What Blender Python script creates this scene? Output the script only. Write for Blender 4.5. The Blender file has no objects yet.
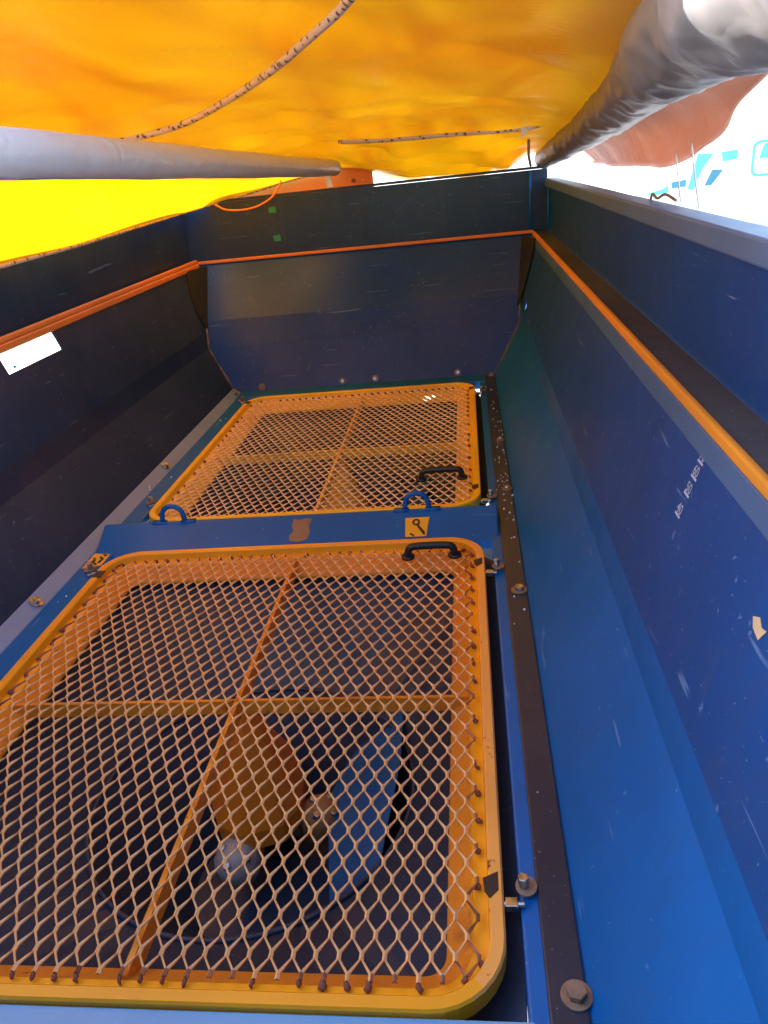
import bpy, math, random
from mathutils import Vector, Matrix, noise
random.seed(7)
S = bpy.context.scene
C = S.collection
PI = math.pi

# ------------------------------------------------------------------ camera
cam = bpy.data.cameras.new('camera'); co = bpy.data.objects.new('camera', cam); C.objects.link(co)
Rm = Matrix(((0.99072773, 0.05038085, 0.1261758), (0.0929918, 0.42561631, -0.90011293), (-0.09905093, 0.90350015, 0.41698488)))
co.matrix_world = Matrix.Translation((0, 0, 1)) @ Rm.to_4x4()
cam.sensor_fit = 'VERTICAL'; cam.sensor_height = 24; cam.lens = 755 / 1024 * 24
cam.clip_start = 0.02; cam.clip_end = 500
S.camera = co

# ------------------------------------------------------------------ sky, sun, exposure
SUN_DIR = Vector((-0.72, 0.47, 0.52)).normalized()          # towards the sun
w = bpy.data.worlds.new('World'); S.world = w; w.use_nodes = True
nt = w.node_tree
sky = nt.nodes.new('ShaderNodeTexSky'); sky.sky_type = 'NISHITA'; sky.sun_disc = False
sky.sun_elevation = math.asin(SUN_DIR.z)
sky.sun_rotation = math.atan2(SUN_DIR.x, SUN_DIR.y)
bg = nt.nodes['Background']; bg.inputs['Strength'].default_value = 0.15
nt.links.new(sky.outputs[0], bg.inputs[0])
sl = bpy.data.lights.new('sun', 'SUN'); sl.energy = 4; sl.angle = math.radians(0.5); sl.color = (1, .96, .9)
so = bpy.data.objects.new('sun', sl); C.objects.link(so)
so.rotation_euler = SUN_DIR.to_track_quat('Z', 'Y').to_euler()
S.view_settings.view_transform = 'Standard'; S.view_settings.look = 'None'
S.view_settings.exposure = 2.8; S.view_settings.gamma = 1.0
S.render.engine = 'CYCLES'
S.cycles.max_bounces = 10; S.cycles.diffuse_bounces = 5; S.cycles.glossy_bounces = 4
S.cycles.transmission_bounces = 6

# ------------------------------------------------------------------ helpers
def link(o, parent=None):
    C.objects.link(o)
    if parent: o.parent = parent
    return o

def mesh(name, vs, fs, mat, parent=None, smooth=False, solid=0, off=-1, bevel=0):
    me = bpy.data.meshes.new(name); me.from_pydata([tuple(v) for v in vs], [], fs); me.validate(); me.update()
    o = bpy.data.objects.new(name, me); link(o, parent)
    if parent is not None:
        o.matrix_parent_inverse = Matrix.Translation(-Vector(parent.location))
    mats = mat if isinstance(mat, (list, tuple)) else [mat]
    for m in mats: me.materials.append(m)
    if smooth:
        for p in me.polygons: p.use_smooth = True
    if solid:
        md = o.modifiers.new('solid', 'SOLIDIFY'); md.thickness = solid; md.offset = off
    if bevel:
        md = o.modifiers.new('bevel', 'BEVEL'); md.width = bevel; md.segments = 2; md.limit_method = 'ANGLE'
        md.angle_limit = math.radians(35)
    return o

class MB:
    def __init__(s): s.v = []; s.f = []
    def add(s, vs, fs):
        n = len(s.v); s.v += [tuple(v) for v in vs]; s.f += [tuple(i + n for i in f) for f in fs]; return s
    def box(s, x0, x1, y0, y1, z0, z1, M=None):
        vs = [Vector(p) for p in ((x0, y0, z0), (x1, y0, z0), (x1, y1, z0), (x0, y1, z0), (x0, y0, z1), (x1, y0, z1), (x1, y1, z1), (x0, y1, z1))]
        if M: vs = [M @ v for v in vs]
        return s.add(vs, [(3, 2, 1, 0), (4, 5, 6, 7), (0, 1, 5, 4), (1, 2, 6, 5), (2, 3, 7, 6), (3, 0, 4, 7)])
    def cyl(s, a, b, r, r2=None, n=16, cap=True):
        a = Vector(a); b = Vector(b); r2 = r if r2 is None else r2
        return s.tube([a, b], [r, r2], n, cap)
    def tube(s, pts, rs, n=10, cap=True):
        pts = [Vector(p) for p in pts]
        if not isinstance(rs, (list, tuple)): rs = [rs] * len(pts)
        T = []
        for i in range(len(pts)):
            t = pts[min(i + 1, len(pts) - 1)] - pts[max(i - 1, 0)]; T.append(t.normalized())
        u = T[0].orthogonal().normalized(); vs = []; fs = []
        for i, p in enumerate(pts):
            u = (u - T[i] * u.dot(T[i])).normalized(); v = T[i].cross(u)
            for k in range(n):
                a = 2 * PI * k / n; vs.append(p + (u * math.cos(a) + v * math.sin(a)) * rs[i])
        for i in range(len(pts) - 1):
            for k in range(n):
                k2 = (k + 1) % n
                fs.append((i * n + k, i * n + k2, (i + 1) * n + k2, (i + 1) * n + k))
        if cap:
            fs.append(tuple(range(n - 1, -1, -1))); fs.append(tuple((len(pts) - 1) * n + k for k in range(n)))
        return s.add(vs, fs)
    def poly(s, pts, d):
        """extrude polygon pts by vector d"""
        n = len(pts); d = Vector(d); P = [Vector(p) for p in pts]
        fs = [tuple(range(n - 1, -1, -1)), tuple(range(n, 2 * n))] + [(i, (i + 1) % n, n + (i + 1) % n, n + i) for i in range(n)]
        return s.add(P + [p + d for p in P], fs)
    def build(s, name, mat, parent=None, **k): return mesh(name, s.v, s.f, mat, parent, **k)

def catmull(P, n=8):
    P = [Vector(p) for p in P]; Q = [P[0] * 2 - P[1]] + P + [P[-1] * 2 - P[-2]]; out = []
    for i in range(1, len(Q) - 2):
        for k in range(n):
            t = k / n; a, b, c, d = Q[i - 1:i + 3]
            out.append(.5 * ((2 * b) + (c - a) * t + (2 * a - 5 * b + 4 * c - d) * t * t + (3 * b - a - 3 * c + d) * t ** 3))
    return out + [P[-1]]

def thing(name, label, cat, loc=(0, 0, 0), group=None):
    o = bpy.data.objects.new(name, None); o.empty_display_size = .1; link(o); o.location = loc
    return tag(o, label, cat, group)
def tag(o, label, cat, group=None, kind=None):
    o['label'] = label; o['category'] = cat
    if group: o['group'] = group
    return o

# ------------------------------------------------------------------ materials
def nodes(name):
    m = bpy.data.materials.new(name); m.use_nodes = True
    return m, m.node_tree, m.node_tree.nodes['Principled BSDF']
def coords(nt, scale=(1, 1, 1), rot=(0, 0, 0)):
    tc = nt.nodes.new('ShaderNodeTexCoord'); mp = nt.nodes.new('ShaderNodeMapping')
    mp.inputs['Scale'].default_value = scale; mp.inputs['Rotation'].default_value = rot
    nt.links.new(tc.outputs['Object'], mp.inputs[0]); return mp.outputs[0]
def noise_n(nt, vec, scale, detail=4, rough=.55, dist=0):
    n = nt.nodes.new('ShaderNodeTexNoise'); n.inputs['Scale'].default_value = scale
    n.inputs['Detail'].default_value = detail; n.inputs['Roughness'].default_value = rough
    n.inputs['Distortion'].default_value = dist; nt.links.new(vec, n.inputs['Vector']); return n.outputs['Fac']
def ramp(nt, fac, stops):
    r = nt.nodes.new('ShaderNodeValToRGB'); e = r.color_ramp.elements
    while len(e) < len(stops): e.new(.5)
    for i, (p, c) in enumerate(stops): e[i].position = p; e[i].color = c if len(c) == 4 else (*c, 1)
    nt.links.new(fac, r.inputs[0]); return r.outputs[0]
def mix(nt, fac, a, b):
    m = nt.nodes.new('ShaderNodeMix'); m.data_type = 'RGBA'
    for s, v in ((m.inputs[0], fac), (m.inputs[6], a), (m.inputs[7], b)):
        if isinstance(v, (int, float)): s.default_value = v
        elif isinstance(v, (tuple, list)): s.default_value = (*v, 1) if len(v) == 3 else v
        else: nt.links.new(v, s)
    return m.outputs[2]
def bump(nt, b, h, strength=.2, dist=.005):
    n = nt.nodes.new('ShaderNodeBump'); n.inputs['Strength'].default_value = strength; n.inputs['Distance'].default_value = dist
    nt.links.new(h, n.inputs['Height']); nt.links.new(n.outputs[0], b.inputs['Normal'])
G = lambda v: (v, v, v)

def paint(name, col, wear=(.2, .2, .2), wearlo=.66, wearhi=.74, rough=.3, dust=.0, dustcol=(.3, .27, .24), scratch=0., coat=0., rust=0, bs=.08, runs=0):
    m, nt, b = nodes(name); v = coords(nt)
    big = noise_n(nt, v, 2.2, 5); fine = noise_n(nt, v, 45, 3, .6)
    c = mix(nt, ramp(nt, big, [(.3, G(0)), (.7, G(1))]), tuple(x * .82 for x in col), tuple(min(1, x * 1.15) for x in col))
    if dust:
        d = noise_n(nt, v, 1.3, 8, .7); dm = ramp(nt, d, [(.42, G(0)), (.75, G(dust))]); c = mix(nt, dm, c, dustcol)
        s1 = noise_n(nt, v, 160, 1, .5); c = mix(nt, ramp(nt, s1, [(.76, G(0)), (.79, G(min(1, dust * 3)))]), c, (.5, .48, .45))
    if scratch:
        for k, (sc, rt) in enumerate((((3, 70, 70), (.6, .3, .5)), ((70, 5, 60), (.3, .9, .2)))):
            v2 = coords(nt, sc, rt); s2 = noise_n(nt, v2, 1., 2, .5, .3)
            c = mix(nt, ramp(nt, s2, [(.70, G(0)), (.74, G(scratch))]), c, (.25, .36, .55))
    if runs:
        rn_ = noise_n(nt, coords(nt, (22, 22, 1.4)), 1., 5, .65, .4); c = mix(nt, ramp(nt, rn_, [(.52, G(0)), (.72, G(runs * .5))]), c, (.07, .07, .09))
        rn2 = noise_n(nt, coords(nt, (1, 1, 1)), 5., 6, .7, 1.5); c = mix(nt, ramp(nt, rn2, [(.60, G(0)), (.66, G(runs * .35))]), c, (.10, .10, .13))
    if wearlo < 1:
        wn = noise_n(nt, v, 9, 8, .7); c = mix(nt, ramp(nt, wn, [(wearlo, G(0)), (wearhi, G(1))]), c, wear)
    if rust:
        rn = noise_n(nt, v, 38, 5, .7); c = mix(nt, ramp(nt, rn, [(1 - rust, G(0)), (1 - rust + .05, G(1))]), c, (.09, .035, .02))
    nt.links.new(c, b.inputs['Base Color'])
    rr = nt.nodes.new('ShaderNodeMapRange'); rr.inputs[3].default_value = rough - .07; rr.inputs[4].default_value = rough + (.26 if runs else .14)
    nt.links.new(noise_n(nt, v, 6, 7, .7), rr.inputs[0]); nt.links.new(rr.outputs[0], b.inputs['Roughness'])
    b.inputs['Specular IOR Level'].default_value = .28 if runs else .5
    b.inputs['Coat Weight'].default_value = coat; b.inputs['Coat Roughness'].default_value = .15
    bump(nt, b, fine, bs, .002)
    return m

M = {}
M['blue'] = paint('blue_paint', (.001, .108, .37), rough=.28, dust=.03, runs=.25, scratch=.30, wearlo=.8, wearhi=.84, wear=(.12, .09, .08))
M['blue_mid'] = paint('blue_paint_end_shaded', (.002, .045, .21), rough=.27, dust=.08, runs=.3, scratch=.3, wearlo=.78, wearhi=.84, wear=(.10, .08, .08))  # end wall's dimness put into a darker copy of the side-wall blue
M['blue_shade'] = paint('blue_paint_shaded', (.010, .027, .068), rough=.25, dust=.08, runs=.35, scratch=.25, wearlo=.74, wearhi=.8, wear=(.10, .08, .08))  # darker copy of the blue paint, carrying the shade on left and rear walls
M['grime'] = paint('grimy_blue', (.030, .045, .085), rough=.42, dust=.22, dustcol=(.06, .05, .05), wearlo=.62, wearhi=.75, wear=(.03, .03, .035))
M['blue_lit'] = paint('blue_lit', (.02, .13, .38), rough=.35, dust=.2, dustcol=(.05, .05, .07), wearlo=.66, wearhi=.8, wear=(.02, .02, .03))  # brighter blue for the lit patch painted inside the cone
M['blue_dark'] = paint('blue_black_edge_strip', (.012, .020, .042), rough=.3, dust=.12, wearlo=.72, wearhi=.8, wear=(.14, .11, .1))
M['orange'] = paint('orange_paint', (.90, .36, .008), rough=.36, dust=.05, wearlo=.74, wearhi=.76, wear=(.2, .06, .02), rust=.30)
M['orange_dirty'] = paint('orange_seal', (.70, .20, .03), rough=.6, dust=.12, wearlo=.66, wearhi=.76, wear=(.3, .12, .04))
M['seal'] = paint('bright_orange_seal', (.85, .30, .02), rough=.5, dust=.05, wearlo=.75, wearhi=.8, wear=(.5, .2, .05))
M['front'] = paint('skylit_blue_sill', (.16, .36, .60), rough=.4, dust=.2, dustcol=(.4, .5, .6), wearlo=.8, wearhi=.9)  # skylight on the near sill put into a paler blue base
M['rail'] = paint('pale_sheen_worn_rail', (.16, .25, .42), rough=.45, dust=.3, dustcol=(.35, .35, .36), wearlo=.62, wearhi=.75, wear=(.3, .3, .32))  # left rail's bright reflection put into a paler, worn base colour
M['hood_yellow'] = paint('yellow_orange_hood', (.92, .50, .02), rough=.4, dust=.05, wearlo=.68, wearhi=.76, wear=(.6, .22, .02))
M['orange_yellow'] = paint('yellower_orange_paint', (.95, .52, .015), rough=.38, dust=.06, wearlo=.74, wearhi=.77, wear=(.3, .10, .02), rust=.27)  # yellower orange for the far grate's frame and bars
M['strand_far'] = paint('pale_lit_worn_steel', (.90, .66, .42), rough=.32, wearlo=.62, wearhi=.74, wear=(.5, .24, .10))  # paler copy of the strand steel; whiter far light put into the colour
M['bar'] = paint('rusty_orange_bar', (.80, .27, .015), rough=.45, dust=.05, wearlo=.55, wearhi=.72, wear=(.35, .10, .02), rust=.36)
M['pale_orange'] = paint('pale_orange_paint', (.92, .38, .07), rough=.42, dust=.1, wearlo=.66, wearhi=.72, wear=(.8, .30, .04), rust=.36)  # paler orange on the near frame's right top and a few scattered faces
M['upper_shade'] = paint('blue_paint_upper_shade', (.002, .058, .22), rough=.32, dust=.16, dustcol=(.05, .045, .06), runs=.4, scratch=.4, wearlo=.8, wearhi=.84, wear=(.12, .09, .08))  # darker copy of the blue: dim upper-right reflections painted in, plus dust
M['hood'] = paint('rusty_orange_hood', (.80, .21, .008), rough=.42, dust=.06, wearlo=.62, wearhi=.74, wear=(.40, .10, .01))
M['rim'] = paint('sky_blue_rim', (.07, .15, .30), rough=.45, dust=.2, wearlo=.7, wearhi=.8, wear=(.2, .2, .22))
M['strand_rust'] = paint('rusty_strand_end', (.42, .17, .08), rough=.55, wearlo=.45, wearhi=.6, wear=(.17, .06, .035), bs=.5)
M['edge'] = paint('pale_blue_edge', (.045, .12, .24), rough=.35, dust=.1, wearlo=.8, wearhi=.9)
M['strand'] = paint('worn_peach_steel', (.93, .50, .20), rough=.32, wearlo=.60, wearhi=.72, wear=(.42, .17, .05), bs=.15)
M['rust'] = paint('rust', (.20, .075, .045), rough=.8, wearlo=.55, wearhi=.7, wear=(.25, .09, .04), bs=.6)
M['rustbrown'] = paint('rusty_steel', (.26, .16, .10), rough=.5, wearlo=.55, wearhi=.7, wear=(.12, .06, .04), bs=.5)
M['black'] = paint('black_rubber', (.012, .013, .015), rough=.42, wearlo=1)
M['ledge'] = paint('dusty_ledge', (.035, .038, .05), rough=.6, dust=.35, dustcol=(.3, .24, .18), wearlo=.62, wearhi=.72, wear=(.16, .12, .09))
M['white'] = paint('white_plastic', (.75, .75, .76), rough=.4, wearlo=1)
M['vanwhite'] = paint('white_van_paint', (.8, .8, .8), rough=.3, wearlo=1)
M['tan'] = paint('tan_grease', (.40, .17, .05), rough=.4, dust=.2, wearlo=.5, wearhi=.7, wear=(.30, .22, .16), bs=.8)
M['greywhite'] = paint('caked_grey_hub', (.42, .38, .38), rough=.25, dust=.2, wearlo=.55, wearhi=.65, wear=(.2, .1, .06), bs=.8)
M['green'] = paint('green_sticker', (.01, .22, .10), rough=.5, wearlo=1)
M['yellow'] = paint('yellow_sticker', (.85, .42, .02), rough=.45, wearlo=.68, wearhi=.72, wear=(.5, .3, .1))
M['ink'] = paint('black_ink', (.03, .02, .015), rough=.5, wearlo=1)
M['peach'] = paint('bare_primer', (.62, .42, .22), rough=.6, wearlo=1)
M['mark'] = paint('printed_scale', (.45, .5, .6), rough=.5, wearlo=.6, wearhi=.68, wear=(.1, .2, .45))
m, nt, b = nodes('zinc'); b.inputs['Base Color'].default_value = (.55, .56, .58, 1); b.inputs['Metallic'].default_value = .9
b.inputs['Roughness'].default_value = .28; M['zinc'] = m
nt.links.new(ramp(nt, noise_n(nt, coords(nt), 60, 4), [(.4, G(.25)), (.6, G(.6))]), b.inputs['Base Color'])
m, nt, b = nodes('teal_glass'); b.inputs['Base Color'].default_value = (.10, .48, .60, 1); b.inputs['Roughness'].default_value = .3; M['teal'] = m
b.inputs['Specular IOR Level'].default_value = .2

def fabric(name, col, trans, rough=.42, tw=.6, bumps=.25, spec=.5, stain=(.7, .25, .03), crinkle=False):
    m, nt, b = nodes(name); v = coords(nt); v2 = coords(nt, (1, 3, 1), (0, 0, .3))
    n1 = noise_n(nt, v2, 2.2, 6, .6, .5); n2 = noise_n(nt, v, 9, 5, .6, 1.); n3 = noise_n(nt, v, 400, 1)
    n4 = noise_n(nt, coords(nt, (2.6, .8, 1), (0, 0, -.8)), 1.5, 3, .45, .8)
    c = mix(nt, ramp(nt, n1, [(.35, G(0)), (.75, G(.2))]), col, stain)
    t = mix(nt, ramp(nt, n4, [(.32, G(0)), (.68, G(1))]), tuple(x * g for x, g in zip(trans, (.66, .48, .4))), tuple(min(1, x * 1.15) for x in trans))
    nt.links.new(c, b.inputs['Base Color']); b.inputs['Roughness'].default_value = rough; b.inputs['Specular IOR Level'].default_value = spec
    tb = nt.nodes.new('ShaderNodeBsdfTranslucent'); nt.links.new(t, tb.inputs[0])
    ms = nt.nodes.new('ShaderNodeMixShader'); ms.inputs[0].default_value = tw
    nt.links.new(b.outputs[0], ms.inputs[1]); nt.links.new(tb.outputs[0], ms.inputs[2])
    nt.links.new(ms.outputs[0], nt.nodes['Material Output'].inputs[0])
    add = nt.nodes.new('ShaderNodeMath'); add.operation = 'ADD'; nt.links.new(n2, add.inputs[0]); nt.links.new(n1, add.inputs[1])
    h = add.outputs[0]
    if crinkle:
        wv = nt.nodes.new('ShaderNodeTexVoronoi'); wv.feature = 'DISTANCE_TO_EDGE'; wv.inputs['Scale'].default_value = 9
        nz = nt.nodes.new('ShaderNodeTexNoise'); nz.inputs['Scale'].default_value = 5; nt.links.new(v, nz.inputs['Vector'])
        vm = nt.nodes.new('ShaderNodeMix'); vm.data_type = 'VECTOR'; vm.inputs[0].default_value = .22
        nt.links.new(v, vm.inputs[4]); nt.links.new(nz.outputs['Color'], vm.inputs[5]); nt.links.new(vm.outputs[1], wv.inputs['Vector'])
        h = ramp(nt, wv.outputs['Distance'], [(0, G(0)), (.28, G(1))])
    bump(nt, b, h, bumps, .012 if crinkle else .03)
    return m
M['tarp'] = fabric('orange_tarpaulin', (.62, .25, .008), (.98, .40, .001), tw=.105, rough=.36, spec=.35, bumps=.12)
M['tarp_side'] = fabric('sunlit_tarpaulin', (.85, .36, .008), (.95, .40, .002), tw=.5)
M['tarp_rust'] = fabric('rust_tarpaulin', (.80, .46, .32), (.80, .40, .22), tw=.34, rough=.5)
M['sleeve'] = fabric('silver_sleeve', (.22, .215, .225), (.5, .45, .42), rough=.42, tw=.14, bumps=.10, crinkle=True, stain=(.5, .36, .22))
M['sleeve2'] = fabric('white_sleeve', (.58, .60, .64), (.7, .7, .7), rough=.3, tw=.2, bumps=.22, crinkle=True, stain=(.6, .58, .6))
m, nt, b = nodes('frosted_acrylic'); b.inputs['Base Color'].default_value = (.9, .93, .95, 1); b.inputs['Roughness'].default_value = .25
tb = nt.nodes.new('ShaderNodeBsdfTranslucent'); tb.inputs[0].default_value = (.95, .97, 1, 1)
ms = nt.nodes.new('ShaderNodeMixShader'); ms.inputs[0].default_value = .75
nt.links.new(b.outputs[0], ms.inputs[1]); nt.links.new(tb.outputs[0], ms.inputs[2]); nt.links.new(ms.outputs[0], nt.nodes['Material Output'].inputs[0])
M['acrylic'] = m
m, nt, b = nodes('cord'); v = coords(nt, (1, 1, 1))
vo = nt.nodes.new('ShaderNodeTexVoronoi'); vo.inputs['Scale'].default_value = 55; nt.links.new(v, vo.inputs['Vector'])
nt.links.new(mix(nt, ramp(nt, vo.outputs['Distance'], [(.30, G(1)), (.36, G(0))]), (.62, .50, .42), (.10, .07, .08)), b.inputs['Base Color'])
b.inputs['Roughness'].default_value = .7; M['cord'] = m
m, nt, b = nodes('ground_concrete'); v = coords(nt)
nt.links.new(ramp(nt, noise_n(nt, v, 1.5, 8, .7), [(.3, (.36, .35, .33)), (.7, (.46, .45, .43))]), b.inputs['Base Color']); b.inputs['Roughness'].default_value = .9
M['ground'] = m

# ------------------------------------------------------------------ ground
gr = mesh('ground', [(-200, -200, -1.4), (200, -200, -1.4), (200, 200, -1.4), (-200, 200, -1.4)], [(0, 1, 2, 3)], M['ground'])
gr['kind'] = 'structure'

# ------------------------------------------------------------------ hopper
hop = thing('spreader_hopper', 'deep blue painted steel hopper with sloping walls and orange rim seal, filling the photo', 'hopper', (-.56, 2.1, -.7))
# levels: z, xL, xR, yFront, yBack
LV = [(0.0, -1.227, .107, .50, 3.72), (.22, -1.362, .242, .40, 3.825), (.30, -1.3685, .2485, .36, 3.872), (.345, -1.3826, .2632, .34, 3.90), (.603, -1.463, .3475, .092, 4.195), (.612, -1.466, .350, .09, 4.20)]
def at_level(z, c):
    for a_, b_ in zip(LV, LV[1:]):
        if z <= b_[0]: t = (z - a_[0]) / (b_[0] - a_[0]); return a_[c] * (1 - t) + b_[c] * t
    return LV[-1][c]
def corner(i, k):      # k: 0 front-left, 1 front-right, 2 back-right, 3 back-left
    z, a, b_, c, d = LV[i]; return Vector(((a, c, z), (b_, c, z), (b_, d, z), (a, d, z))[k])
def side(name, k, i0, i1, mat, n=1, **kw):
    vs = []; fs = []; k2 = (k + 1) % 4
    for i in range(i0, i1 + 1): vs += [corner(i, k), corner(i, k2)]
    for j in range(i1 - i0): fs.append((2 * j, 2 * j + 2, 2 * j + 3, 2 * j + 1))   # normals facing out
    return mesh(name, vs, fs, mat, hop, solid=.004, off=-1, **kw)
sw_ = side('side_wall', 1, 0, 4, [M['blue'], M['upper_shade']])
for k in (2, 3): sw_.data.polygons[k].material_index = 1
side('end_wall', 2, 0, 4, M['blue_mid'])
side('end_wall', 0, 0, 4, M['blue_shade'])
# left wall: upper panel has a real opening for the inspection window
side('side_wall', 3, 0, 2, M['blue_shade'])
def lp(y, z):
    return Vector((at_level(z, 1), y, z))
WY0, WY1, WZ0, WZ1 = 2.20, 2.545, .515, .600
ys = [corner(2, 0).y, WY0, WY1, corner(2, 3).y]; ye = [corner(4, 0).y, WY0, WY1, corner(4, 3).y]
zs_ = [.30, .520, .582, .603]
vs = []; fs = []
for j, z in enumerate(zs_):
    yy = [at_level(z, 3), WY0, WY1, at_level(z, 4)]
    for i in range(4): vs.append(lp(yy[i], z))
for j in range(3):
    for i in range(3):
        if j == 1 and i == 1: continue
        p = j * 4 + i; fs.append((p, p + 1, p + 5, p + 4))
mesh('upper_panel', vs, fs, M['blue_shade'], hop, solid=.004, off=-1)
W = MB(); c4 = [lp(WY0, .520), lp(WY1, .520), lp(WY1, .582), lp(WY0, .582)]
out = Vector((-.012, 0, -.005))
win = mesh('inspection_window', [c4[0] + out + Vector((0, -.02, -.01)), c4[1] + out + Vector((0, .02, -.01)), c4[2] + out + Vector((0, .02, 0)), c4[3] + out + Vector((0, -.02, 0))], [(0, 1, 2, 3)], M['acrylic'], hop, solid=.003)
win['label'] = 'glowing white rectangular inspection window'
mesh('window_mark', [lp(WY0 + .03, .530) + Vector((.004, 0, 0)), lp(WY0 + .055, .530) + Vector((.004, 0, 0)), lp(WY0 + .05, .536) + Vector((.004, 0, 0)), lp(WY0 + .035, .542) + Vector((.004, 0, 0))], [(0, 1, 2, 3)], M['teal'], win)
# orange seal all round, then ledge, then extension walls
def ring_quads(name, A, Bz, mat, **kw):
    """A, Bz : two 4-corner loops"""
    vs = list(A) + list(Bz); fs = [(k, (k + 1) % 4, 4 + (k + 1) % 4, 4 + k) for k in range(4)]
    return mesh(name, vs, fs, mat, hop, **kw)
def loop(xL, xR, yF, yB, z): return [Vector((xL, yF, z)), Vector((xR, yF, z)), Vector((xR, yB, z)), Vector((xL, yB, z))]
# folded steel edge just under the seal (right side shows pale)
MB().poly([(.331, .10, .556), (.331, 4.17, .556), (.340, 4.17, .589), (.340, .10, .589)], (.010, 0, 0)).build('folded_edge', M['edge'], hop, bevel=.002)
o = MB().box(.339, .352, .10, 4.19, .590, .611).build('seal_strip', M['seal'], hop, bevel=.004)
o = MB().box(-1.475, -1.450, .10, 4.19, .583, .607).box(-1.477, -1.457, .10, 4.19, .6075, .626).build('seal_strip', M['orange_dirty'], hop, bevel=.005)
MB().box(-1.457, .345, 4.180, 4.20, .600, .616).build('seal_strip', M['orange_dirty'], hop, bevel=.004)
ring_quads('ledge', loop(-1.466, .352, .08, 4.20, .607), loop(-1.51, .420, .0, 4.245, .603), M['ledge'], solid=.003, off=1)
# extension walls
def slab(name, pts, d, mat, **kw): return MB().poly(pts, d).build(name, mat, hop, **kw)
slab('extension_wall', [(.421, -.05, .600), (.421, 4.2485, .600), (.421, 4.2485, .842), (.421, -.05, .842)], (.006, 0, 0), M['upper_shade'])
slab('extension_wall', [(-1.511, -.05, .600), (-1.511, 4.2485, .600), (-1.511, 4.2485, .885), (-1.511, -.05, .885)], (-.006, 0, 0), M['blue_shade'])
slab('extension_wall', [(-1.514, 4.246, .601), (.424, 4.246, .601), (.424, 4.246, .897), (-1.514, 4.246, .897)], (0, .006, 0), M['blue_shade'])
slab('extension_wall', [(-1.509, -.05, .601), (.419, -.05, .601), (.419, -.05, .86), (-1.509, -.05, .86)], (0, -.006, 0), M['blue_shade'])
# rims
MB().box(.405, .462, -.05, 4.20, .815, .855).build('rim', M['rim'], hop, bevel=.005)
MB().box(-1.55, -1.495, -.05, 4.25, .887, .92).build('rim', M['blue_shade'], hop, bevel=.004)
MB().box(-1.49, .40, 4.24, 4.29, .899, .912).build('rim', M['blue_shade'], hop, bevel=.003)
mb = MB(); mb.tube([(.335, 4.235, .612), (.335, 4.235, .893)], .008, 8); mb.tube([(.415, 4.12, .612), (.415, 4.12, .81)], .006, 8)
mb.build('corner_post', M['blue'], hop, smooth=True)
# vertical weld seams at corners
def seam(pts, r, mat, nm='weld_seam'):
    P = []
    for i in range(len(pts) - 1):
        a_, b_ = Vector(pts[i]), Vector(pts[i + 1]); n = max(2, int((b_ - a_).length / .012))
        for k in range(n): P.append(a_.lerp(b_, k / n))
    rs = [r * (.6 + .8 * random.random()) for _ in P]
    MB().tube(P, rs, 7).build(nm, mat, hop, smooth=True)
M['weld'] = paint('weld_bead', (.05, .05, .075), rough=.45, wearlo=.5, wearhi=.64, wear=(.24, .17, .12), bs=.8)
for k, sx in ((2, -1), (3, 1)):
    seam([corner(i, k) + Vector((sx * .002, -.002, 0)) for i in range(0, 5)], .006, M['weld'])
# dark rounded gussets filling both rear corners under the seal
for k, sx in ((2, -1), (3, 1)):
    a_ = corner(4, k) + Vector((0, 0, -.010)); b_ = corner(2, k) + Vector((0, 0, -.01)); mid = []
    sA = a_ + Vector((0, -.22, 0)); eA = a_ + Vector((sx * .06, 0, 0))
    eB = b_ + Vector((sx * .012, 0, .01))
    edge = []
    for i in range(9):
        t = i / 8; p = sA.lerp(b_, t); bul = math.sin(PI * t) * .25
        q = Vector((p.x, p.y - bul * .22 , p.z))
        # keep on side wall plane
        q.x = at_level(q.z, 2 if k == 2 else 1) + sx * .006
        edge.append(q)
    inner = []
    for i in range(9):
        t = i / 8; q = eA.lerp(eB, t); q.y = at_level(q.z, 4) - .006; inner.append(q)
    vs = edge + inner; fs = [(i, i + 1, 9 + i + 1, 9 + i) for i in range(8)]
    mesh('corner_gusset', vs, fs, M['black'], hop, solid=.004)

# floor frame round the grates
def floor_strip(x0, x1, y0, y1, z, mat, name='floor_rail', h=.012):
    return MB().box(x0, x1, y0, y1, z - h, z).build(name, mat, hop, bevel=.003)
floor_strip(.055, .106, .50, 3.715, .004, M['blue_dark'])
MB().poly([(-1.234, .46, .026), (-1.234, 3.72, .026), (-1.194, 3.72, -.001), (-1.194, .46, -.001)], (.003, 0, -.006))  .build('floor_rail', M['rail'], hop, bevel=.002)
# sloping blue edge beside the grates
MB().poly([(.115, .45, .0), (.115, 3.735, .0), (.030, 3.735, -.006), (.030, .45, -.006)], (0, 0, -.03)).build('frame_edge', M['blue'], hop, bevel=.004)
MB().poly([(.030, .50, -.0075), (.030, 3.712, -.0075), (.028, 3.712, -.05), (.028, .50, -.05)], (.003, 0, 0)).build('frame_skirt', M['blue'], hop)
MB().box(-1.24, -1.128, .45, 3.735, -.03, -.003).build('frame_edge', M['blue'], hop, bevel=.004)
MB().box(-1.25, .12, 3.61, 3.80, -.04, .0012).build('frame_edge', M['blue'], hop, bevel=.004)
MB().box(-1.127, .0365, .40, .6035, -.03, -.001).build('frame_edge', M['front'], hop, bevel=.002)
MB().box(-1.24, .12, 1.962, 2.128, -.20, -.045).build('gap_blocker', M['grime'], hop)  # hidden boxes added to block outside light through the floor gaps
MB().box(.0316, .12, .45, 3.74, -.20, -.056).build('gap_blocker', M['grime'], hop)
MB().box(-1.24, -1.132, .45, 3.74, -.20, -.050).build('gap_blocker', M['grime'], hop)
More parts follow.
